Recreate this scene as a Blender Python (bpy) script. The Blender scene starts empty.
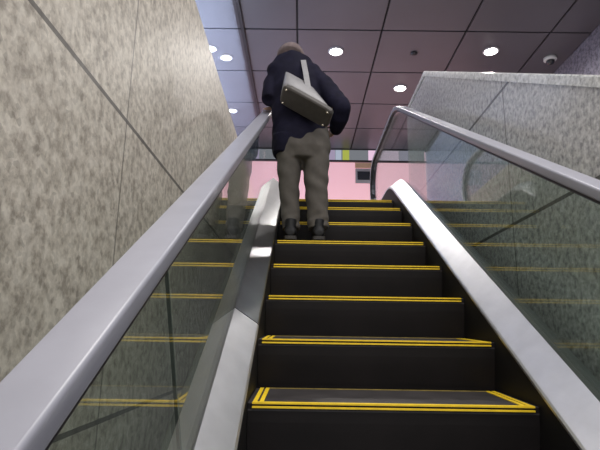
import bpy, bmesh, math, random
from mathutils import Vector, Matrix
random.seed(7)
SC = bpy.context.scene
COL = SC.collection
R = math.radians

# ------------------------------------------------------------------ materials
def new_mat(name):
    m = bpy.data.materials.new(name); m.use_nodes = True
    nt = m.node_tree; nt.nodes.clear()
    out = nt.nodes.new('ShaderNodeOutputMaterial')
    return m, nt, out

def N(nt, kind, **kw):
    n = nt.nodes.new(kind)
    for k, v in kw.items():
        if k in n.inputs: n.inputs[k].default_value = v
        else: setattr(n, k, v)
    return n

def principled(name, color, rough=.5, metal=0., spec=.5, var=0., vscale=30., bump=0., bscale=60., coat=0., emis=None, estr=0., aniso=None):
    m, nt, out = new_mat(name)
    b = N(nt, 'ShaderNodeBsdfPrincipled')
    b.inputs['Base Color'].default_value = (*color, 1)
    b.inputs['Roughness'].default_value = rough
    b.inputs['Metallic'].default_value = metal
    b.inputs['Specular IOR Level'].default_value = spec
    b.inputs['Coat Weight'].default_value = coat
    if emis:
        b.inputs['Emission Color'].default_value = (*emis, 1); b.inputs['Emission Strength'].default_value = estr
    tc = N(nt, 'ShaderNodeTexCoord')
    if var:
        no = N(nt, 'ShaderNodeTexNoise'); no.inputs['Scale'].default_value = vscale; no.inputs['Detail'].default_value = 4
        nt.links.new(tc.outputs['Object'], no.inputs['Vector'])
        r = N(nt, 'ShaderNodeValToRGB')
        r.color_ramp.elements[0].position = .3; r.color_ramp.elements[1].position = .7
        r.color_ramp.elements[0].color = (*[max(0, c*(1-var)) for c in color], 1)
        r.color_ramp.elements[1].color = (*[min(1, c*(1+var)) for c in color], 1)
        nt.links.new(no.outputs['Fac'], r.inputs['Fac']); nt.links.new(r.outputs['Color'], b.inputs['Base Color'])
    if bump:
        n2 = N(nt, 'ShaderNodeTexNoise'); n2.inputs['Scale'].default_value = bscale; n2.inputs['Detail'].default_value = 3
        mp = N(nt, 'ShaderNodeMapping')
        if aniso: mp.inputs['Scale'].default_value = aniso
        nt.links.new(tc.outputs['Object'], mp.inputs['Vector']); nt.links.new(mp.outputs['Vector'], n2.inputs['Vector'])
        bp = N(nt, 'ShaderNodeBump'); bp.inputs['Strength'].default_value = bump; bp.inputs['Distance'].default_value = .01
        nt.links.new(n2.outputs['Fac'], bp.inputs['Height']); nt.links.new(bp.outputs['Normal'], b.inputs['Normal'])
    nt.links.new(b.outputs['BSDF'], out.inputs['Surface'])
    return m

def granite(name, dark, mid, light, rough, zj=(), yj=(), scale=26., jw=.010):
    """speckled granite with thin dark joints at given world heights / distances"""
    m, nt, out = new_mat(name)
    b = N(nt, 'ShaderNodeBsdfPrincipled'); b.inputs['Roughness'].default_value = rough
    tc = N(nt, 'ShaderNodeTexCoord'); L = nt.links
    n1 = N(nt, 'ShaderNodeTexNoise'); n1.inputs['Scale'].default_value = scale; n1.inputs['Detail'].default_value = 5; n1.inputs['Roughness'].default_value = .62
    n2 = N(nt, 'ShaderNodeTexVoronoi'); n2.inputs['Scale'].default_value = scale*2.6
    n3 = N(nt, 'ShaderNodeTexNoise'); n3.inputs['Scale'].default_value = 1.3; n3.inputs['Detail'].default_value = 2
    for n in (n1, n2, n3): L.new(tc.outputs['Object'], n.inputs['Vector'])
    r = N(nt, 'ShaderNodeValToRGB'); e = r.color_ramp.elements
    e[0].position = .36; e[0].color = (*dark, 1); e[1].position = .62; e[1].color = (*light, 1)
    k = e.new(.48); k.color = (*mid, 1)
    L.new(n1.outputs['Fac'], r.inputs['Fac'])
    mx = N(nt, 'ShaderNodeMix', data_type='RGBA', blend_type='MULTIPLY'); mx.inputs['Factor'].default_value = .35
    L.new(r.outputs['Color'], mx.inputs['A']); L.new(n2.outputs['Color'], mx.inputs['B'])
    hs = N(nt, 'ShaderNodeHueSaturation'); hs.inputs['Saturation'].default_value = 0
    L.new(n2.outputs['Color'], hs.inputs['Color']); L.new(hs.outputs['Color'], mx.inputs['B'])
    mr = N(nt, 'ShaderNodeMapRange'); mr.inputs['To Min'].default_value = .86; mr.inputs['To Max'].default_value = 1.12
    L.new(n3.outputs['Fac'], mr.inputs['Value'])
    mu = N(nt, 'ShaderNodeVectorMath', operation='SCALE')
    L.new(mx.outputs['Result'], mu.inputs[0]); L.new(mr.outputs['Result'], mu.inputs['Scale'])
    cur = mu.outputs['Vector']
    sep = N(nt, 'ShaderNodeSeparateXYZ'); L.new(tc.outputs['Object'], sep.inputs['Vector'])
    for ax, vals in (('Z', zj), ('Y', yj)):
        for v in vals:
            s = N(nt, 'ShaderNodeMath', operation='SUBTRACT'); L.new(sep.outputs[ax], s.inputs[0]); s.inputs[1].default_value = v
            a = N(nt, 'ShaderNodeMath', operation='ABSOLUTE'); L.new(s.outputs[0], a.inputs[0])
            l = N(nt, 'ShaderNodeMath', operation='LESS_THAN'); L.new(a.outputs[0], l.inputs[0]); l.inputs[1].default_value = jw if ax == 'Z' else jw*.7
            f = N(nt, 'ShaderNodeMath', operation='MULTIPLY'); L.new(l.outputs[0], f.inputs[0]); f.inputs[1].default_value = .85 if ax == 'Z' else .6
            x = N(nt, 'ShaderNodeMix', data_type='RGBA'); x.inputs['B'].default_value = (.07, .065, .06, 1)
            L.new(f.outputs[0], x.inputs['Factor']); L.new(cur, x.inputs['A']); cur = x.outputs['Result']
    L.new(cur, b.inputs['Base Color']); L.new(b.outputs['BSDF'], out.inputs['Surface'])
    return m

def glass(name, tint, ior=1.5, boost=1., refl=(1, 1, 1), rough=.0):
    m, nt, out = new_mat(name); L = nt.links
    t = N(nt, 'ShaderNodeBsdfTransparent'); t.inputs['Color'].default_value = (*tint, 1)
    g = N(nt, 'ShaderNodeBsdfGlossy'); g.inputs['Roughness'].default_value = rough; g.inputs['Color'].default_value = (*refl, 1)
    geo = N(nt, 'ShaderNodeNewGeometry')
    dt = N(nt, 'ShaderNodeVectorMath', operation='DOT_PRODUCT'); L.new(geo.outputs['Normal'], dt.inputs[0]); L.new(geo.outputs['Incoming'], dt.inputs[1])
    ab = N(nt, 'ShaderNodeMath', operation='ABSOLUTE'); L.new(dt.outputs['Value'], ab.inputs[0])
    om = N(nt, 'ShaderNodeMath', operation='SUBTRACT'); om.inputs[0].default_value = 1; L.new(ab.outputs[0], om.inputs[1])
    pw = N(nt, 'ShaderNodeMath', operation='POWER'); L.new(om.outputs[0], pw.inputs[0]); pw.inputs[1].default_value = 5
    f0 = ((ior-1)/(ior+1))**2
    k = N(nt, 'ShaderNodeMath', operation='MULTIPLY_ADD', use_clamp=True); L.new(pw.outputs[0], k.inputs[0]); k.inputs[1].default_value = (1-f0)*boost; k.inputs[2].default_value = f0*boost
    x = N(nt, 'ShaderNodeMixShader'); L.new(k.outputs[0], x.inputs['Fac'])
    L.new(t.outputs[0], x.inputs[1]); L.new(g.outputs[0], x.inputs[2]); L.new(x.outputs[0], out.inputs['Surface'])
    return m

def emitter(name, color, strength):
    m, nt, out = new_mat(name)
    e = N(nt, 'ShaderNodeEmission'); e.inputs['Color'].default_value = (*color, 1); e.inputs['Strength'].default_value = strength
    nt.links.new(e.outputs[0], out.inputs['Surface']); return m

def ribbed(name, c0, c1, pitch, rough=.5):
    """fine grooves running along Y (comb cleats)"""
    m, nt, out = new_mat(name); L = nt.links
    b = N(nt, 'ShaderNodeBsdfPrincipled'); b.inputs['Roughness'].default_value = rough
    tc = N(nt, 'ShaderNodeTexCoord')
    w = N(nt, 'ShaderNodeTexWave', wave_type='BANDS', bands_direction='X'); w.inputs['Scale'].default_value = 1/(pitch*20)*2*math.pi/ (2*math.pi) * 2
    L.new(tc.outputs['Object'], w.inputs['Vector'])
    no = N(nt, 'ShaderNodeTexNoise'); no.inputs['Scale'].default_value = 5; L.new(tc.outputs['Object'], no.inputs['Vector'])
    mx = N(nt, 'ShaderNodeMix', data_type='RGBA'); mx.inputs['A'].default_value = (*c0, 1); mx.inputs['B'].default_value = (*c1, 1)
    mm = N(nt, 'ShaderNodeMath', operation='MULTIPLY'); L.new(w.outputs['Fac'], mm.inputs[0]); L.new(no.outputs['Fac'], mm.inputs[1])
    L.new(mm.outputs[0], mx.inputs['Factor']); L.new(mx.outputs['Result'], b.inputs['Base Color'])
    bp = N(nt, 'ShaderNodeBump'); bp.inputs['Strength'].default_value = .3; bp.inputs['Distance'].default_value = .004
    L.new(w.outputs['Fac'], bp.inputs['Height']); L.new(bp.outputs['Normal'], b.inputs['Normal'])
    L.new(b.outputs['BSDF'], out.inputs['Surface']); return m

M = {}
M['granite_left'] = granite('granite_left', (.37, .33, .275), (.56, .51, .43), (.70, .65, .56), .5, zj=(1.19, -.09), yj=(.126,), scale=22)
M['granite_right'] = granite('granite_right', (.36, .355, .36), (.56, .55, .54), (.74, .73, .71), .22, zj=(1.80, .925), yj=(.93,), scale=30)
M['granite_cap'] = granite('granite_cap', (.5, .5, .48), (.7, .7, .68), (.85, .85, .82), .2, scale=30)
M['granite_far'] = granite('granite_far', (.13, .125, .16), (.25, .24, .30), (.36, .35, .42), .35, scale=20)
M['ceiling'] = principled('ceiling_panel', (.10, .092, .105), .36, spec=.6, var=.08, vscale=.8)
M['ceiling_blue'] = principled('ceiling_side', (.62, .64, .72), .4, var=.08, vscale=1.)
M['seam'] = principled('seam_black', (.012, .010, .012), .8)
M['pink'] = principled('pink_wall', (.80, .50, .54), .6, var=.05, vscale=1.2, emis=(.84, .47, .53), estr=.62)  # emission brightens the wall in place of lamps shining on it
M['frame_dark'] = principled('dark_frame', (.02, .018, .022), .4)
M['floor'] = principled('floor_tile', (.35, .33, .32), .25, var=.12, vscale=6)
M['steel'] = principled('brushed_steel', (.76, .76, .78), .40, metal=1., var=.06, vscale=9, bump=.05, bscale=40, aniso=(1, .05, 1))
M['steel_dark_refl'] = principled('steel_dark_reflection', (.30, .31, .32), .30, metal=1., var=.08, vscale=8)  # darker copy of the steel, a dark reflection put into its colour
M['steel_dull'] = principled('dull_steel', (.34, .36, .37), .4, metal=1., var=.08, vscale=8)
M['rail'] = principled('grey_rubber_rail', (.31, .31, .355), .32, spec=.6, var=.04, vscale=12)
M['rail_guide'] = principled('rail_guide_steel', (.10, .10, .12), .3, metal=1., var=.05, vscale=9)
M['skirt'] = principled('skirt_black', (.007, .006, .006), .6, spec=.25, var=.2, vscale=4)
M['riser'] = principled('riser_black', (.0075, .0055, .0055), .55, spec=.3, var=.3, vscale=6)
M['tread'] = principled('tread_black', (.036, .032, .033), .5, spec=.4, var=.35, vscale=9)
M['yellow'] = principled('yellow_line', (.90, .62, .02), .5, var=.10, vscale=25)
M['yellow_worn'] = principled('worn_yellow_line', (.30, .22, .05), .6, var=.3, vscale=30)
M['glass'] = glass('balustrade_glass', (.83, .88, .85), 1.45, 1.)
M['glass_edge'] = principled('glass_joint', (.13, .15, .14), .3)
M['glass_blue'] = glass('blue_partition_glass', (.80, .84, .92), 1.5, 1.)
M['white'] = principled('white_plastic', (.75, .75, .74), .35, var=.03)
M['ring'] = principled('lamp_ring', (.42, .40, .42), .35, var=.03)
M['lens'] = emitter('lamp_lens', (1., .97, .92), 26.)
M['lens_small'] = emitter('lamp_lens_small', (1., .98, .97), 14.)
M['dome'] = principled('dark_dome', (.015, .015, .02), .08, spec=.8)
M['navy'] = principled('navy_cloth', (.0075, .007, .019), .85, spec=.2, var=.25, vscale=14, bump=.3, bscale=22)
M['trouser'] = principled('brown_grey_cloth', (.088, .078, .067), .85, var=.14, vscale=16, bump=.35, bscale=14, aniso=(1, 1, .35))
M['shoe'] = principled('black_leather', (.006, .006, .007), .6, spec=.3, var=.1)
M['sole'] = principled('dark_rubber', (.03, .028, .028), .7, var=.1)
M['cap'] = principled('brown_knit', (.165, .125, .12), .9, var=.18, vscale=40, bump=.3, bscale=90)
M['skin'] = principled('skin', (.52, .33, .25), .5, var=.06, vscale=20)
M['bag_silver'] = principled('bag_light_side', (.25, .245, .25), .45, var=.1, vscale=12)
M['bag_dark'] = principled('bag_dark_base', (.060, .053, .047), .55, var=.12, vscale=20, bump=.15, bscale=120)
M['bag_strap'] = principled('bag_strap', (.30, .295, .30), .5, var=.1)
M['stud'] = principled('pale_metal', (.75, .68, .55), .25, metal=1., var=.05)
M['sig_lilac'] = emitter('sign_lilac', (.62, .52, .74), .55)
M['sig_white'] = emitter('sign_white', (.62, .70, .86), .62)
M['sig_green'] = emitter('sign_green', (.62, .68, .13), .62)
M['sig_grey'] = emitter('sign_grey', (.36, .38, .42), .50)
M['sig_pink'] = emitter('sign_pink', (.90, .62, .82), .9)
M['peach'] = principled('peach_panel', (.80, .52, .33), .6, var=.05)
M['screen'] = principled('dark_screen', (.012, .015, .028), .5, var=.1)

# ------------------------------------------------------------------ mesh helpers
def link(name, bm, mat, parent=None, smooth=False, mats=None):
    me = bpy.data.meshes.new(name)
    bmesh.ops.recalc_face_normals(bm, faces=bm.faces)
    bm.to_mesh(me); bm.free()
    if smooth:
        for p in me.polygons: p.use_smooth = True
    o = bpy.data.objects.new(name, me); COL.objects.link(o)
    for k in (mats or [mat]): me.materials.append(M[k])
    if parent: o.parent = parent
    return o

def tag(o, label=None, cat=None, group=None, kind=None):
    for k, v in (('label', label), ('category', cat), ('group', group), ('kind', kind)):
        if v: o[k] = v
    return o

def empty(name, loc, label, cat, group=None):
    o = bpy.data.objects.new(name, None); COL.objects.link(o); o.location = loc; o.empty_display_size = .1
    return tag(o, label, cat, group)

def box(bm, lo, hi, bev=0., mi=0):
    vs = [bm.verts.new((x, y, z)) for z in (lo[2], hi[2]) for y in (lo[1], hi[1]) for x in (lo[0], hi[0])]
    fs = [bm.faces.new([vs[i] for i in q]) for q in ((0,2,3,1),(4,5,7,6),(0,1,5,4),(2,6,7,3),(0,4,6,2),(1,3,7,5))]
    for f in fs: f.material_index = mi
    if bev:
        es = list({e for f in fs for e in f.edges})
        bmesh.ops.bevel(bm, geom=es, offset=bev, segments=2, affect='EDGES')
    return vs

def prism(bm, poly, x0, x1, bev=0., mi=0):
    """polygon in (y,z) extruded from x0 to x1"""
    a = [bm.verts.new((x0, y, z)) for y, z in poly]; b = [bm.verts.new((x1, y, z)) for y, z in poly]
    fs = [bm.faces.new(a), bm.faces.new(b[::-1])]
    n = len(poly)
    for i in range(n): fs.append(bm.faces.new((a[i], b[i], b[(i+1) % n], a[(i+1) % n])))
    for f in fs: f.material_index = mi
    if bev:
        es = list({e for f in fs for e in f.edges}); bmesh.ops.bevel(bm, geom=es, offset=bev, segments=2, affect='EDGES')

def sweep(bm, path, prof, closed=True, cap=True):
    """path [(y,z)], profile [(x, n)] where n is along the path normal"""
    rings = []
    for i, (y, z) in enumerate(path):
        p = path[max(0, i-1)]; q = path[min(len(path)-1, i+1)]
        t = Vector((q[0]-p[0], q[1]-p[1])).normalized(); nrm = Vector((-t.y, t.x))
        rings.append([bm.verts.new((x, y+nrm.x*n, z+nrm.y*n)) for x, n in prof])
    m = len(prof)
    for a, b in zip(rings, rings[1:]):
        for i in range(m if closed else m-1):
            bm.faces.new((a[i], a[(i+1) % m], b[(i+1) % m], b[i]))
    if cap and closed:
        bm.faces.new(rings[0]); bm.faces.new(rings[-1][::-1])

def lathe(bm, prof, c, axis='Z', seg=32, cap=True, mi=0):
    rings = []
    for r, h in prof:
        ring = []
        for k in range(seg):
            a = 2*math.pi*k/seg
            ring.append(bm.verts.new((c[0]+r*math.cos(a), c[1]+r*math.sin(a), c[2]+h)))
        rings.append(ring)
    for a, b in zip(rings, rings[1:]):
        for i in range(seg):
            f = bm.faces.new((a[i], a[(i+1) % seg], b[(i+1) % seg], b[i])); f.material_index = mi
    if cap:
        for ring in (rings[0], rings[-1]):
            f = bm.faces.new(ring); f.material_index = mi

def loft(bm, rings, seg=20, up=None):
    """rings: (centre, ra, rb, axis_dir or None, a_dir or None): closed tube through ellipses"""
    pts = [Vector(r[0]) for r in rings]; allr = []
    for i, r in enumerate(rings):
        t = (pts[min(i+1, len(pts)-1)]-pts[max(i-1, 0)]).normalized()
        if len(r) > 3 and r[3]: t = Vector(r[3]).normalized()
        ref = Vector(r[4]) if len(r) > 4 and r[4] else Vector((1, 0, 0))
        if abs(ref.dot(t)) > .95: ref = Vector((0, 1, 0))
        a = (ref - t*ref.dot(t)).normalized(); b = t.cross(a)
        allr.append([bm.verts.new(pts[i]+a*r[1]*math.cos(2*math.pi*k/seg)+b*r[2]*math.sin(2*math.pi*k/seg)) for k in range(seg)])
    for p, q in zip(allr, allr[1:]):
        for k in range(seg): bm.faces.new((p[k], p[(k+1) % seg], q[(k+1) % seg], q[k]))
    bm.faces.new(allr[0][::-1]); bm.faces.new(allr[-1])

def ball(bm, c, r, mat=None):
    m = Matrix.Translation(c)
    if mat is not None: m = m @ mat
    m = m @ Matrix.Diagonal((*r, 1))
    bmesh.ops.create_icosphere(bm, subdivisions=3, radius=1, matrix=m)

def remesh(o, voxel, smooth=4, decimate=None):
    """fuse the closed shapes of one mesh into one continuous skin"""
    md = o.modifiers.new('r', 'REMESH'); md.mode = 'VOXEL'; md.voxel_size = voxel; md.use_smooth_shade = True
    if smooth:
        s = o.modifiers.new('s', 'SMOOTH'); s.factor = .5; s.iterations = smooth
    dg = bpy.context.evaluated_depsgraph_get(); dg.update()
    me = bpy.data.meshes.new_from_object(o.evaluated_get(dg))
    mats = list(o.data.materials); o.modifiers.clear(); o.data = me
    me.materials.clear()
    for k in mats: me.materials.append(k)
    for p in me.polygons: p.use_smooth = True
    return o

# ------------------------------------------------------------------ escalator frame
T, RI = .405, .234                 # step run and rise
SL = RI/T
FLAT = 1.76                        # height of the step line where it levels out
YC = FLAT/SL
def base(y):
    w = .22
    if y < YC-w: return y*SL
    if y > YC+w: return FLAT
    t = (y-(YC-w))/(2*w)
    return (YC-w)*SL + SL*2*w*(t-t*t/2)
YLO, YHI = -2.9, 4.64
def ypts(lo=YLO, hi=YHI):
    ys = [lo, (lo+YC-.23)/2] + [YC-.23+.46*k/12 for k in range(13)] + [hi]
    return ys
def line(h, lo=YLO, hi=YHI): return [(y, base(y)+h) for y in ypts(lo, hi)]

# ------------------------------------------------------------------ setting
LAND = 1.64; CZ = 4.75
bm = bmesh.new()
# upper landing slab (two rectangles sharing a level)
box(bm, (-1.15, 3.26, LAND-.25), (3.92, 9.56, LAND)); box(bm, (1.07, .75, LAND-.25), (3.92, 3.26, LAND))
tag(link('floor', bm, 'floor'), 'grey tiled upper landing floor', kind='structure')
bm = bmesh.new(); box(bm, (-1.3, -5, -3.2), (1.06, 3.0, -3.0))
tag(link('floor.001', bm, 'floor'), 'lower floor under the escalator', kind='structure')

# ceiling: dark metal panels with open black seams
bm = bmesh.new()
xs = [-1.29, -.464, .797, 2.047, 3.30, 3.92]; ysr = [1.12, 2.32, 3.52, 4.715, 5.92, 7.115, 8.29, 9.56]
box(bm, (-1.31, .9, CZ+.02), (3.95, 9.6, CZ+.08), mi=1)
for i in range(len(xs)-1):
    for j in range(len(ysr)-1):
        box(bm, (xs[i]+.014, ysr[j]+.014, CZ), (xs[i+1]-.014, ysr[j+1]-.014, CZ+.021), bev=.003)
tag(link('ceiling', bm, None, mats=['ceiling', 'seam']), 'dark purple-grey metal panel ceiling', kind='structure')
bm = bmesh.new()
box(bm, (-3.4, 1.0, CZ+.02), (-1.34, 9.6, CZ+.08), mi=1)
for j in range(len(ysr)-1): box(bm, (-3.4, ysr[j]+.012, CZ), (-1.34, ysr[j+1]-.012, CZ+.021), bev=.003)
tag(link('ceiling.001', bm, None, mats=['ceiling_blue', 'seam']), 'pale ceiling beyond the glass partition', kind='structure')

# left granite wall
bm = bmesh.new(); box(bm, (-1.35, -3.6, -3.0), (-1.15, 9.5, 2.64), bev=.012)
tag(link('wall_left', bm, 'granite_left'), 'beige speckled granite wall left of escalator', kind='structure')
# glass partition above it
bm = bmesh.new(); box(bm, (-1.29, .9, 2.64), (-1.275, 9.5, CZ-.0))
w1 = tag(link('window_1', bm, 'glass_blue'), 'bluish glass partition above left granite wall', kind='structure')
bm = bmesh.new(); box(bm, (-1.34, .9, CZ-.05), (-1.25, 9.55, CZ+.02), bev=.006)
tag(link('trim_1', bm, 'frame_dark'), 'dark frame along ceiling edge', kind='structure')
bm = bmesh.new(); box(bm, (-3.5, .9, 1.4), (-3.4, 9.6, CZ+.08))
tag(link('wall_side', bm, 'ceiling_blue'), 'pale wall beyond the glass partition', kind='structure')
# right granite parapet, its top runs parallel to the escalator then level
ptop = 2.99; pc = 2.80; pb = [( -3.6, -3.0), (3.70, -3.0), (3.70, ptop-.05), (pc, ptop-.05), (-3.6, ptop-.05-(pc+3.6)*SL)]
bm = bmesh.new(); prism(bm, pb, .90, 1.06)
tag(link('wall_right', bm, 'granite_right'), 'pale grey speckled granite parapet right of escalator', kind='structure')
bm = bmesh.new()
cap = [(3.71, ptop-.05), (3.71, ptop), (pc-.01, ptop), (-3.6, ptop-(pc+3.59)*SL), (-3.6, ptop-.05-(pc+3.6)*SL), (pc, ptop-.05)]
prism(bm, cap, .892, 1.068, bev=.006)
tag(link('trim_2', bm, 'granite_cap'), 'pale polished capping on right granite parapet', kind='structure')
# far right wall of the upper floor
bm = bmesh.new(); box(bm, (3.92, -2.5, -3.0), (4.07, 9.6, CZ+.08))
tag(link('wall_right.001', bm, 'granite_far'), 'purple-grey granite wall of upper floor', kind='structure')
# back pink wall, header beam
bm = bmesh.new(); box(bm, (-1.29, 9.58, LAND-.25), (3.92, 9.72, CZ+.08))
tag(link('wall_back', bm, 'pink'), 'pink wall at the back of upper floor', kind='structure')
bm = bmesh.new(); box(bm, (-1.28, 9.50, 4.735), (3.92, 9.58, CZ), bev=.004); box(bm, (-1.28, 9.50, 4.43), (3.92, 9.58, 4.465), bev=.004)
tag(link('trim_3', bm, 'frame_dark'), 'dark header rails above pink wall', kind='structure')

bm = bmesh.new(); box(bm, (-3.4, 9.58, LAND-.25), (-1.29, 9.72, CZ+.08))
tag(link('wall_back.001', bm, 'ceiling_blue'), 'pale back wall beyond the glass partition', kind='structure')

# lightbox strip between the header rails
sg = empty('lightbox_sign', (1.3, 9.55, 4.45), 'long pale lit sign strip under ceiling above pink wall', 'sign')
def local(o, root):
    o.parent = root; o.matrix_parent_inverse = Matrix.Translation(root.location).inverted(); return o
bm = bmesh.new(); box(bm, (-1.26, 9.545, 4.468), (3.9, 9.578, 4.733)); local(link('backing', bm, 'sig_grey'), sg)
for a, b, mk in ((.10, .42, 'sig_lilac'), (.43, .57, 'sig_white'), (.60, .76, 'sig_green'), (.78, 1.20, 'sig_grey'), (1.22, 1.95, 'sig_pink'), (1.97, 2.5, 'sig_lilac')):
    bm = bmesh.new(); box(bm, (a, 9.53, 4.475), (b, 9.548, 4.727), bev=.004)
    o = local(link('sign_panel', bm, mk), sg)
    if mk == 'sig_green': o['label'] = 'yellow-green sign panel'
# dark square screen on the pink wall
sc = empty('wall_screen', (1.05, 9.58, 3.9), 'small dark square screen with pale frame on pink wall', 'screen')
bm = bmesh.new(); box(bm, (.905, 9.555, 3.905), (1.30, 9.579, 4.275), bev=.006); local(link('frame', bm, 'ring'), sc)
bm = bmesh.new(); box(bm, (.955, 9.545, 3.99), (1.26, 9.558, 4.20), bev=.004); local(link('display', bm, 'screen'), sc)
bm = bmesh.new(); box(bm, (.90, 9.56, 4.29), (1.30, 9.579, 4.42), bev=.004)
tag(link('wall_plaque', bm, 'peach'), 'plain peach plaque on pink wall above dark screen', 'plaque')

# ------------------------------------------------------------------ ceiling fittings
def downlight(x, y, label, r=.098):
    t = empty('ceiling_downlight', (x, y, CZ), label, 'ceiling light', 'recessed downlights in the dark ceiling')
    bm = bmesh.new(); lathe(bm, [(r+.028, 0), (r+.028, -.012), (r+.012, -.02), (r, -.014), (r, 0)], (0, 0, 0), cap=False)
    link('trim_ring', bm, 'ring', t, smooth=True)
    bm = bmesh.new(); lathe(bm, [(r, -.006), (r*.8, -.026), (r*.45, -.038), (.004, -.042)], (0, 0, 0)); link('lens', bm, 'lens', t, smooth=True)
    li = bpy.data.lights.new('downlight_lamp', 'SPOT'); li.energy = 250; li.spot_size = R(172); li.spot_blend = 1.; li.shadow_soft_size = .08; li.color = (1, .95, .9)
    lo = bpy.data.objects.new('downlight_lamp', li); COL.objects.link(lo); lo.parent = t; lo.location = (0, 0, -.07)
downlight(.151, 5.28, 'lit round downlight in dark ceiling, just right of the person')
downlight(2.60, 5.22, 'lit round downlight in dark ceiling above the right granite parapet')
downlight(1.40, 6.46, 'lit round downlight in dark ceiling above the right handrail end')
def sidelight(x, y, label):
    t = empty('small_spotlight', (x, y, CZ), label, 'ceiling light', 'small lights seen through the glass partition')
    bm = bmesh.new(); lathe(bm, [(.11, 0), (.11, -.012), (.085, -.02), (.085, 0)], (0, 0, 0), cap=False); link('trim_ring', bm, 'white', t, smooth=True)
    bm = bmesh.new(); lathe(bm, [(.095, -.004), (.07, -.03), (.004, -.045)], (0, 0, 0)); link('lens', bm, 'lens_small', t, smooth=True)
sidelight(-1.841, 5.237, 'small round light behind bluish glass partition, upper left of the three')
sidelight(-1.623, 5.494, 'small round light behind bluish glass partition, beside the upper left one')
sidelight(-1.78, 7.463, 'small round light behind bluish glass partition, lowest of the three')
dc = empty('dome_camera', (3.623, 5.403, CZ), 'small security dome camera with white base on dark ceiling', 'camera')
bm = bmesh.new(); lathe(bm, [(.10, 0), (.10, -.035), (.085, -.05), (.06, -.052)], (0, 0, 0)); link('base', bm, 'white', dc, smooth=True)
bm = bmesh.new(); lathe(bm, [(.066, -.05), (.064, -.075), (.05, -.1), (.027, -.116), (.004, -.12)], (0, 0, 0)); link('dome', bm, 'dome', dc, smooth=True)
bm = bmesh.new(); lathe(bm, [(.055, 0), (.055, -.018), (.035, -.035), (.003, -.038)], (1.402, 5.307, CZ))
tag(link('smoke_detector', bm, 'frame_dark', smooth=True), 'dark round smoke detector on ceiling between two downlights', 'smoke detector')

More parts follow.
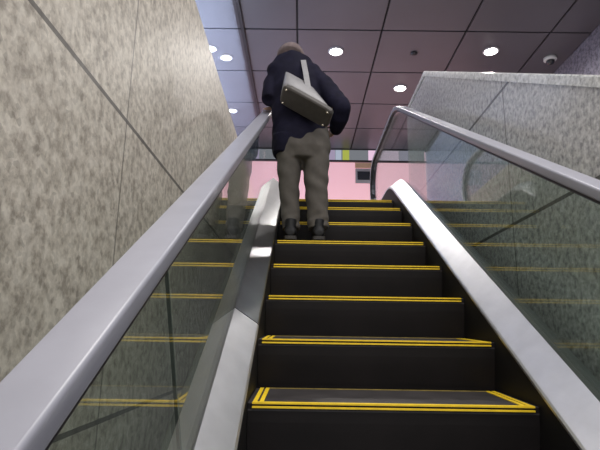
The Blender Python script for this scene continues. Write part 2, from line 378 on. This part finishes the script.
# ------------------------------------------------------------------ balustrades and handrails
def newel(h, r, y=YHI, n=14):
    """end curve: half circle turning down from the level run at height h"""
    z = base(y)+h
    return [(y+r*math.sin(math.pi*k/n), z-r+r*math.cos(math.pi*k/n)) for k in range(1, n+1)]
HR = .945
def balustrade(s, label_b, label_r):
    b = empty('escalator_balustrade', (s*.66, 0, 0), label_b, 'balustrade', 'escalator side balustrades')
    X = lambda v: (v-.66)*s            # offsets measured from the escalator's middle line
    # glass panels split at joints square to the slope
    top = line(HR-.03, -2.9, YHI)+newel(HR-.03, .33)
    joints = [-2.9, -.52, 4.9] if s < 0 else [-2.9, -1.05, 4.9]
    gx0, gx1 = X(.655), X(.667)
    def cutline(y0): # point where a line square to the slope, from the deck at y0, meets the rail
        d = HR-.03-.12; k = d*math.cos(R(30)); return (y0-k*math.sin(R(30)), base(y0)+.12+k*math.cos(R(30)))
    jy = joints[1]; jt = cutline(jy); g = .004
    lower = [(-2.9, base(-2.9)+.12), (jy-g, base(jy)+.12), (jt[0]-g, jt[1]), (-2.9, base(-2.9)+HR-.03)]
    bot = [(y, base(y)+.12) for y in ypts(jy+g, YHI)]
    tp = [(y, z) for y, z in top if y > jt[0]+.05]
    upper = bot + [(YHI, tp[-1][1])] + tp[::-1] + [(jt[0]+g, jt[1])]
    for poly in (lower, upper):
        bm = bmesh.new(); prism(bm, poly, gx0, gx1); link('glass_panel', bm, 'glass', b)
    bm = bmesh.new(); prism(bm, [(jy-g, base(jy)+.12), (jy+g, base(jy)+.12), (jt[0]+g, jt[1]), (jt[0]-g, jt[1])], X(.657), X(.665)); link('glass_joint', bm, 'glass_edge', b)
    # handrail guide under the belt
    path = line(HR-.022)+newel(HR-.022, .33)
    bm = bmesh.new(); sweep(bm, path, [(X(.642), -.016), (X(.680), -.016), (X(.680), .012), (X(.642), .012)]); link('handrail_guide', bm, 'rail_guide', b)
    # inner deck: slopes up from skirt to glass
    dprof = [(X(.547), .052), (X(.547), .062), (X(.553), .070), (X(.655), .150), (X(.655), .10), (X(.56), .05)]
    if s < 0:       # two deck lengths butted together: the upper one's colour holds its dark reflection
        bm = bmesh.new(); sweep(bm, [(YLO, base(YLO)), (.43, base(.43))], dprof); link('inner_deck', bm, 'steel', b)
        bm = bmesh.new(); sweep(bm, line(0, .436), dprof); o = link('inner_deck', bm, 'steel_dark_refl', b); o['label'] = 'upper length of the steel deck, coloured for its dark reflection'
    else:
        bm = bmesh.new(); sweep(bm, line(0), dprof); link('inner_deck', bm, 'steel', b)
    bm = bmesh.new(); sweep(bm, line(0), [(X(.667), .10), (X(.667), .135), (X(.765), .105), (X(.775), .095), (X(.775), .06), (X(.76), .06)])
    link('outer_deck', bm, 'steel_dull', b)
    bm = bmesh.new(); sweep(bm, line(0), [(X(.762), -.75), (X(.770), -.75), (X(.770), .062), (X(.762), .062)]); link('outer_cladding', bm, 'steel_dull', b)
    bm = bmesh.new(); sweep(bm, line(0), [(X(.549), -.36), (X(.557), -.36), (X(.557), .056), (X(.549), .056)]); link('skirt_panel', bm, 'skirt', b)
    # moving belt
    h = empty('escalator_handrail', (s*.66+(-.013 if s < 0 else 0), 0, HR), label_r, 'handrail', 'escalator handrails')
    path = [(y, z-HR) for y, z in line(HR)+newel(HR, .35)]
    w = .044
    half = [(w-.007, .0240), (w-.0055, .0238), (w-.003, .0225), (w-.001, .0200), (w, .0165), (w, .014), (w, -.010), (w-.001, -.013), (w-.005, -.016)]
    prof = [(.0, .0246)]+half+[(-x, n) for x, n in half[::-1]]
    bm = bmesh.new(); sweep(bm, path, prof); link('belt', bm, 'rail', h, smooth=True)
    bm = bmesh.new(); sweep(bm, path, [(-.041, -.021), (.041, -.021), (.041, -.0155), (-.041, -.0155)]); link('inner_lining', bm, 'frame_dark', h)
balustrade(-1, 'left escalator balustrade of clear glass over sloping steel deck, beside beige wall', 'grey rubber handrail along left glass balustrade, beside beige wall')
balustrade(1, 'right escalator balustrade of clear glass over steel deck, beside pale parapet', 'grey rubber handrail along right glass balustrade, beside pale granite parapet')

# ------------------------------------------------------------------ steps
def make_step(z_rise):
    """step with its front nosing at the origin; body behind it"""
    root = bpy.data.objects.new('escalator_step', None); COL.objects.link(root); root.empty_display_size = .1
    hw = .547
    RB = .018
    bm = bmesh.new(); prism(bm, [(.004, -.03), (T-.004, -.03), (T-.004, RB-.002), (.004, -.002)], -hw, hw); link('tread', bm, 'tread', root)
    bm = bmesh.new()
    prism(bm, [(.002, -.004)] + [(.004+.035*math.sin(k/8*math.pi/2)**2*1.0, -.004-z_rise*1.15*k/8) for k in range(1, 9)] + [(.055, -z_rise*1.15), (.055, -.03), (.03, -.004)], -hw, hw)
    link('riser', bm, 'riser', root)
    # yellow demarcation: front edge (two thin ribs), two sides, thin back line
    bm = bmesh.new(); box(bm, (-.53, -.004, -.0055), (.53, .020, .002), bev=.001); box(bm, (-.53, -.004, -.020), (.53, .006, -.0125), bev=.001)
    link('front_line', bm, 'yellow', root)
    for s in (-1, 1):
        bm = bmesh.new()
        for a in (.488, .513): prism(bm, [(.022, -.006), (T-.010, RB-.006), (T-.010, RB+.001), (.022, .002)], min(s*a, s*(a+.016)), max(s*a, s*(a+.016)))
        link('side_line', bm, 'yellow', root)
    bm = bmesh.new(); box(bm, (-.488, T-.014, RB-.008), (.488, T-.008, RB+.001)); link('back_line', bm, 'yellow_worn', root)
    return root
proto = make_step(RI)
def copy_tree(o, parent=None):
    c = o.copy(); COL.objects.link(c)
    if parent: c.parent = parent
    for ch in list(o.children): copy_tree(ch, c)
    return c
labels = ['black escalator step with yellow edges, lowest one in the photo',
          'black escalator step with yellow edges, second from the bottom of the photo',
          'black escalator step with yellow edges, third from the bottom, two below the person',
          'black escalator step with yellow edges, directly below the one the person stands on',
          'black escalator step with yellow edges, the one under the person\'s shoes',
          'black escalator step with yellow edges, first one above the person\'s shoes',
          'black escalator step with yellow edges, second one above the person\'s shoes',
          'black escalator step with yellow edges, topmost one, at the upper landing']
srcs = [proto] + [None]*7
zs = [RI*i for i in range(7)] + [1.592]
for i in range(8):
    o = proto if i == 0 else copy_tree(proto)
    o.location = (0, T*i, zs[i]+.007); tag(o, labels[i], 'step', 'escalator steps')

# dark bearers under the steps
bm = bmesh.new()
for i in range(8): box(bm, (-.535, T*i+.07, zs[i]-.36), (.535, T*i+T-.004, zs[i]-.0235))
tag(link('trim_4', bm, 'skirt'), 'dark bearers under the escalator steps', kind='structure')

# ------------------------------------------------------------------ person
FZ = RI*4+.025                                           # tread under the feet
P = empty('person', (-.36, 1.80, FZ), 'person in navy jacket, brown cap and grey-brown trousers riding the escalator, seen from behind', 'person')
def pl(o): return local(o, P)

# --- trousers (seat + two legs)
bm = bmesh.new()
loft(bm, [((-.36, 1.81, 1.90), .205, .125), ((-.357, 1.80, 1.80), .222, .150), ((-.355, 1.79, 1.70), .222, .158), ((-.355, 1.795, 1.62), .205, .14)], 28)
loft(bm, [((-.462, 1.80, 1.74), .100, .125), ((-.460, 1.79, 1.60), .099, .118), ((-.458, 1.79, 1.40), .080, .092), ((-.447, 1.80, 1.25), .074, .085), ((-.438, 1.795, 1.12), .070, .082), ((-.436, 1.79, 1.06), .071, .086)], 24)
loft(bm, [((-.250, 1.80, 1.74), .108, .125), ((-.248, 1.79, 1.60), .104, .12), ((-.246, 1.785, 1.40), .092, .098), ((-.236, 1.79, 1.25), .084, .09), ((-.230, 1.79, 1.12), .081, .088), ((-.228, 1.785, 1.065), .083, .092)], 24)
tr = pl(remesh(link('trousers', bm, 'trouser'), .009, 5))
# folds: gentle horizontal wrinkles around knees and hems
for v in tr.data.vertices:
    z = v.co.z
    a = .0025*math.sin(z*55+v.co.x*25)*math.exp(-((z-1.40)/.12)**2) + .003*math.sin(z*95-v.co.x*30)*math.exp(-((z-1.10)/.08)**2) + .003*math.sin(z*40+v.co.x*40)
    v.co += v.normal*a

# --- jacket (trunk, collar, two sleeves)
bm = bmesh.new()
loft(bm, [((-.372, 1.81, 1.715), .222, .165), ((-.375, 1.81, 1.80), .228, .168), ((-.385, 1.82, 1.95), .222, .155), ((-.40, 1.83, 2.10), .215, .145), ((-.420, 1.84, 2.26), .216, .145), ((-.435, 1.86, 2.38), .212, .135), ((-.452, 1.88, 2.46), .195, .125), ((-.465, 1.89, 2.53), .165, .12), ((-.468, 1.90, 2.565), .135, .11)], 32)
# rumpled turned-up collar
loft(bm, [((-.455, 1.89, 2.46), .125, .115), ((-.46, 1.90, 2.52), .118, .115), ((-.465, 1.92, 2.55), .112, .115), ((-.467, 1.925, 2.565), .098, .10)], 24)
for sx, sz in ((-.580, 2.435), (-.285, 2.415)): ball(bm, (sx, 1.86, sz), (.088, .09, .085))
# right sleeve: upper arm out to the elbow, forearm forwards and down
loft(bm, [((-.29, 1.86, 2.40), .088, .085), ((-.21, 1.83, 2.31), .090, .085), ((-.12, 1.78, 2.17), .084, .082), ((-.058, 1.73, 2.06), .080, .078)], 20)
ball(bm, (-.055, 1.735, 2.045), (.082, .082, .078))
loft(bm, [((-.055, 1.73, 2.05), .080, .076), ((-.062, 1.79, 1.99), .078, .076), ((-.075, 1.86, 1.955), .066, .066), ((-.088, 1.92, 1.935), .052, .052)], 20)
# left sleeve: upper arm down by the side, forearm along the handrail
loft(bm, [((-.575, 1.86, 2.38), .085, .085), ((-.615, 1.85, 2.30), .078, .08), ((-.632, 1.82, 2.20), .068, .07), ((-.640, 1.81, 2.15), .064, .066)], 20)
loft(bm, [((-.640, 1.80, 2.155), .064, .062), ((-.642, 1.88, 2.185), .058, .056), ((-.648, 1.97, 2.225), .050, .048), ((-.652, 2.03, 2.252), .043, .042)], 20)
# jacket tail hanging lower on the left and flapping at the right
loft(bm, [((-.50, 1.80, 1.80), .105, .155), ((-.515, 1.80, 1.72), .09, .15), ((-.525, 1.80, 1.655), .07, .13)], 20)
jk = pl(remesh(link('jacket', bm, 'navy'), .0095, 14))
for v in jk.data.vertices:
    x, y, z = v.co
    a = .004*math.sin(z*22+x*26)*math.cos(x*17-z*9) + .002*math.sin(z*45+y*30-x*44)
    v.co += v.normal*a

# --- body: one continuous skin (head, neck, trunk, limbs, hands)
bm = bmesh.new()
HC = Vector((-.470, 1.960, 2.612)); tilt = Matrix.Rotation(R(-28), 4, 'X') @ Matrix.Rotation(R(4), 4, 'Y')
def hp(x, y, z): return HC + (tilt @ Vector((x, y, z)))
ball(bm, hp(0, -.005, .02), (.076, .094, .095), tilt)                    # skull
ball(bm, hp(0, .025, -.055), (.058, .068, .068), tilt)                   # jaw
ball(bm, hp(0, .075, -.098), (.022, .02, .018), tilt)                    # chin
loft(bm, [(hp(0, .088, .012), .008, .008), (hp(0, .104, -.02), .012, .011), (hp(0, .106, -.034), .016, .012)], 12)  # nose
for s in (-1, 1):
    ball(bm, hp(s*.032, .076, .012), (.017, .014, .012), tilt)           # eyes
    ball(bm, hp(s*.033, .084, .033), (.022, .008, .006), tilt)           # brows
    ball(bm, hp(s*.080, -.002, -.012), (.010, .02, .032), tilt)          # ears
ball(bm, hp(0, .088, -.062), (.024, .01, .006), tilt); ball(bm, hp(0, .086, -.073), (.021, .010, .007), tilt)       # lips
loft(bm, [(hp(0, -.02, -.03), .055, .06), ((-.462, 1.91, 2.51), .056, .058), ((-.45, 1.885, 2.44), .075, .065)], 20)  # neck
loft(bm, [((-.44, 1.87, 2.45), .10, .07), ((-.43, 1.855, 2.36), .175, .095), ((-.415, 1.84, 2.20), .17, .11), ((-.39, 1.83, 2.0), .15, .10), ((-.36, 1.81, 1.82), .165, .11), ((-.356, 1.80, 1.70), .165, .115)], 24)
for cx, ks, an in ((-.455, -.458, -.438), (-.25, -.246, -.23)):
    loft(bm, [((cx, 1.80, 1.74), .078, .085), ((cx, 1.79, 1.55), .07, .075), ((ks, 1.785, 1.40), .053, .056), ((ks, 1.785, 1.28), .052, .056), ((an, 1.79, 1.10), .036, .04), ((an, 1.79, 1.0), .034, .038)], 16)
    loft(bm, [((an, 1.745, .99), .030, .028), ((an, 1.80, .98), .034, .03), ((an, 1.90, .968), .036, .016)], 12)
loft(bm, [((-.27, 1.86, 2.375), .05, .05), ((-.17, 1.81, 2.24), .046, .046), ((-.058, 1.735, 2.05), .038, .038)], 14)
loft(bm, [((-.058, 1.735, 2.05), .038, .038), ((-.072, 1.84, 1.965), .034, .034), ((-.095, 1.95, 1.935), .025, .022)], 14)
loft(bm, [((-.59, 1.86, 2.375), .05, .05), ((-.625, 1.83, 2.24), .044, .044), ((-.640, 1.81, 2.155), .038, .038)], 14)
loft(bm, [((-.640, 1.81, 2.155), .038, .038), ((-.648, 1.97, 2.225), .032, .032), ((-.654, 2.055, 2.262), .023, .023)], 14)
def chain(pts, rs): loft(bm, [(p, r, r) for p, r in zip(pts, rs)], 10); ball(bm, pts[-1], (rs[-1],)*3)
# left hand lying over the rail: palm on top, fingers curling over the outer edge
u = Vector((0, math.cos(R(30)), math.sin(R(30)))); nn = Vector((0, -math.sin(R(30)), math.cos(R(30)))); X1 = Vector((1, 0, 0))
def rl(x, a, n): return Vector((-.66, 2.06, 2.06*SL+HR)) + X1*x + u*a + nn*n
loft(bm, [(rl(.005, .0, .052), .030, .016, u), (rl(0, .05, .046), .040, .014, u), (rl(-.003, .09, .043), .040, .012, u)], 14)
for k, (dx, ln) in enumerate(((.030, .9), (.010, 1.0), (-.011, .95), (-.031, .78))):
    chain([rl(dx, .085, .043), rl(dx*1.05-.004, .085+.04*ln, .042), rl(dx*1.05-.012, .085+.066*ln, .040), rl(dx*1.05-.018, .085+.084*ln, .037)], [.0095, .009, .0085, .0075])
chain([rl(.028, .025, .045), rl(.046, .055, .036), rl(.053, .080, .020), rl(.054, .10, .006)], [.012, .0105, .0095, .0085])
# right hand loosely closed in front of the hip
w0 = Vector((-.095, 1.95, 1.935)); d = Vector((-.55, .82, .12)).normalized(); sd = Vector((0, .1, 1)); sd = (sd-d*sd.dot(d)).normalized(); pn = d.cross(sd)
if pn.x > 0: pn = -pn
loft(bm, [(w0, .026, .018, d, sd), (w0+d*.045, .040, .015, d, sd), (w0+d*.088, .040, .013, d, sd)], 14)
for k, (o_, ln) in enumerate(((.030, .9), (.010, 1.0), (-.011, .94), (-.031, .76))):
    b0 = w0+d*.085+sd*o_
    chain([b0, b0+d*.036*ln+pn*.012, b0+d*.050*ln+pn*.036*ln, b0+d*.040*ln+pn*.056*ln], [.0095, .009, .0085, .0075])
chain([w0+d*.02+sd*.03, w0+d*.045+sd*.052+pn*.012, w0+d*.075+sd*.050+pn*.028, w0+d*.095+sd*.042+pn*.036], [.012, .0105, .0095, .0085])
pl(remesh(link('body', bm, 'skin'), .006, 2))

# --- brown cap pulled over the head
bm = bmesh.new()
loft(bm, [(hp(0, -.016, -.010), .112, .120, tilt @ Vector((0, 0, 1))), (hp(0, -.014, .012), .117, .126, tilt @ Vector((0, 0, 1))), (hp(0, -.012, .035), .115, .124, tilt @ Vector((0, 0, 1))),
          (hp(0, -.008, .070), .103, .112, tilt @ Vector((0, 0, 1))), (hp(0, -.004, .10), .074, .084, tilt @ Vector((0, 0, 1))), (hp(0, -.003, .119), .038, .046, tilt @ Vector((0, 0, 1))), (hp(0, -.003, .126), .008, .01, tilt @ Vector((0, 0, 1)))], 36)
cp = pl(link('cap', bm, 'cap', smooth=True))
bm = bmesh.new()
loft(bm, [(hp(0, -.018, -.040), .114, .120, tilt @ Vector((0, 0, 1))), (hp(0, -.018, -.030), .121, .128, tilt @ Vector((0, 0, 1))), (hp(0, -.017, .000), .122, .130, tilt @ Vector((0, 0, 1))), (hp(0, -.016, .010), .117, .125, tilt @ Vector((0, 0, 1)))], 36)
bd = link('cap_band', bm, 'cap', smooth=True); bd.parent = cp

# --- shoes
for x in (-.438, -.226):
    bm = bmesh.new()
    loft(bm, [((x, 1.665, FZ+.052), .032, .022, (0, 1, 0)), ((x, 1.685, FZ+.062), .045, .042, (0, 1, 0)), ((x, 1.75, FZ+.075), .048, .056, (0, 1, 0)), ((x, 1.83, FZ+.062), .043, .042, (0, 1, 0)), ((x, 1.90, FZ+.050), .048, .030, (0, 1, 0)), ((x, 1.95, FZ+.044), .042, .024, (0, 1, 0)), ((x, 1.975, FZ+.042), .022, .015, (0, 1, 0))], 18)
    loft(bm, [((x, 1.735, FZ+.10), .046, .050), ((x, 1.745, FZ+.165), .046, .05)], 18)
    sh = pl(remesh(link('shoe', bm, 'shoe'), .006, 3))
    bm = bmesh.new()
    outl = [(1.655, .018), (1.662, .038), (1.69, .048), (1.76, .048), (1.83, .044), (1.90, .050), (1.95, .045), (1.978, .026), (1.985, .008)]
    pts = [(x+w_, y) for y, w_ in outl]+[(x-w_, y) for y, w_ in outl[::-1]]
    a = [bm.verts.new((px, py, FZ+.002)) for px, py in pts]; b = [bm.verts.new((px, py, FZ+.028)) for px, py in pts]
    bm.faces.new(a); bm.faces.new(b[::-1])
    for i in range(len(pts)): j = (i+1) % len(pts); bm.faces.new((a[i], b[i], b[j], a[j]))
    so = link('sole', bm, 'sole'); so.parent = sh

# ------------------------------------------------------------------ shoulder bag (its underside faces the camera)
C4 = [Vector((-.544, 1.62, 2.037)), Vector((-.456, 1.47, 2.069)), Vector((-.127, 1.47, 1.880)), Vector((-.202, 1.62, 1.834))]  # underside corners
cen = sum(C4, Vector())/4
e1 = ((C4[2]+C4[3])/2-(C4[0]+C4[1])/2).normalized()
e2 = ((C4[1]+C4[2])/2-(C4[0]+C4[3])/2); e2 = (e2-e1*e2.dot(e1)).normalized()
up = e1.cross(e2)
if up.z < 0: up = -up
HL, HW, HT = .212, .090, .24
cen = cen-e1*.010
BG = empty('shoulder_bag', cen, 'pale grey tote bag with dark base slung across the person\'s back', 'bag')
def bp(a, b, c): return e1*a+e2*b+up*c
def bag_shell(bm, lv, close0=True, close1=True):
    rings = []
    for c, sl, sw, sh in lv:
        ring = []
        for k in range(40):
            t = 2*math.pi*k/40; ca, sa = math.cos(t), math.sin(t)
            q = 8.
            den = (abs(ca)**q+abs(sa)**q)**(1/q)
            ring.append(bm.verts.new(bp(HL*sl*ca/den+sh, HW*sw*sa/den, c)))
        rings.append(ring)
    for a, b in zip(rings, rings[1:]):
        for k in range(40): bm.faces.new((a[k], a[(k+1) % 40], b[(k+1) % 40], b[k]))
    if close0: bm.faces.new(rings[0])
    if close1: bm.faces.new(rings[-1][::-1])
lv = []
for c, r, sw in ((.012, .99, .985), (.05, .74, 1.0), (.11, .28, .92), (.17, -.10, .72), (.215, -.42, .46), (.232, -.50, .28)):
    lf, rt = -HL-.42*c, r*HL
    lv.append((c, (rt-lf)/2/HL, sw, (rt+lf)/2))
bm = bmesh.new(); bag_shell(bm, lv)
link('bag_body', bm, 'bag_silver', BG, smooth=True)
bm = bmesh.new(); bag_shell(bm, [(-.006, .93, .88, 0), (0, .985, .97, 0), (.006, 1.01, 1.012, 0), (.034, 1.012, 1.014, 0), (.036, 1.0, 1.0, 0)])
o = link('bag_base', bm, 'bag_dark', BG); o['label'] = 'dark grey base of the bag'
for a in (-1, 1):
    for b in (-1, 1):
        bm = bmesh.new(); bmesh.ops.create_icosphere(bm, subdivisions=2, radius=1, matrix=Matrix.Translation(bp(a*HL*.84, b*HW*.70, -.008)) @ Matrix.Diagonal((.011, .011, .009, 1)))
        link('metal_foot', bm, 'stud', BG, smooth=True)
def ribbon(pts, wdir, w, th):
    bm = bmesh.new(); rings = []
    for i, p in enumerate(pts):
        t = (pts[min(i+1, len(pts)-1)]-pts[max(0, i-1)]).normalized()
        a = (Vector(wdir)-t*Vector(wdir).dot(t)).normalized(); n = t.cross(a)
        rings.append([bm.verts.new(p+a*x*w/2+n*y*th/2) for x, y in ((-1, -1), (1, -1), (1, 1), (-1, 1))])
    for p, q in zip(rings, rings[1:]):
        for k in range(4): bm.faces.new((p[k], p[(k+1) % 4], q[(k+1) % 4], q[k]))
    bm.faces.new(rings[0]); bm.faces.new(rings[-1][::-1]); return bm
sp = [Vector(p) for p in ((-.318, 1.53, 2.10), (-.330, 1.56, 2.19), (-.340, 1.62, 2.29), (-.352, 1.69, 2.39), (-.360, 1.755, 2.475), (-.358, 1.83, 2.525), (-.34, 1.92, 2.50), (-.31, 1.985, 2.42), (-.28, 2.0, 2.28))]
o = link('shoulder_strap', ribbon([p-cen for p in sp], (1, 0, 0), .042, .008), 'bag_strap', BG, smooth=False)

# ------------------------------------------------------------------ added fill lamps
def area(name, loc, rot, sx, sy, e, col=(1, 1, 1)):
    li = bpy.data.lights.new(name, 'AREA'); li.shape = 'RECTANGLE'; li.size = sx; li.size_y = sy; li.energy = e; li.color = col
    o = bpy.data.objects.new(name, li); COL.objects.link(o); o.location = loc; o.rotation_euler = rot; return o
area('concourse_fill', (.2, -2.4, 4.6), (R(-8), 0, 0), 3.0, 2.0, 200, (1, .97, .93))  # added area light, stands in for unseen lighting over the lower end
area('overhead_fill', (1.0, .9, 4.7), (R(-5), 0, 0), 1.8, 1.4, 60, (1, .96, .94))  # added unseen fill above the view, brightens granite and person
area('side_room_fill', (-2.4, 5.5, 2.2), (R(180), 0, 0), 1.5, 5, 150, (.93, .95, 1))  # added upward fill to brighten the pale side ceiling, no fitting there
w = bpy.data.worlds.new('world'); SC.world = w; w.use_nodes = True
bg = w.node_tree.nodes['Background']; bg.inputs['Color'].default_value = (.90, .89, .93, 1); bg.inputs['Strength'].default_value = .85

# ------------------------------------------------------------------ camera
cd = bpy.data.cameras.new('camera'); cam = bpy.data.objects.new('camera', cd); COL.objects.link(cam)
cd.sensor_width = 36; cd.lens = 506.86/600*36; cd.clip_start = .02
cam.matrix_world = Matrix.Translation((-.3514, -2.0038, .2376)) @ Matrix.Rotation(R(.249), 4, 'Z') @ Matrix.Rotation(R(90+12.796), 4, 'X') @ Matrix.Rotation(R(.8556), 4, 'Z')
SC.camera = cam
SC.view_settings.view_transform = 'Standard'
SC.view_settings.exposure = 0
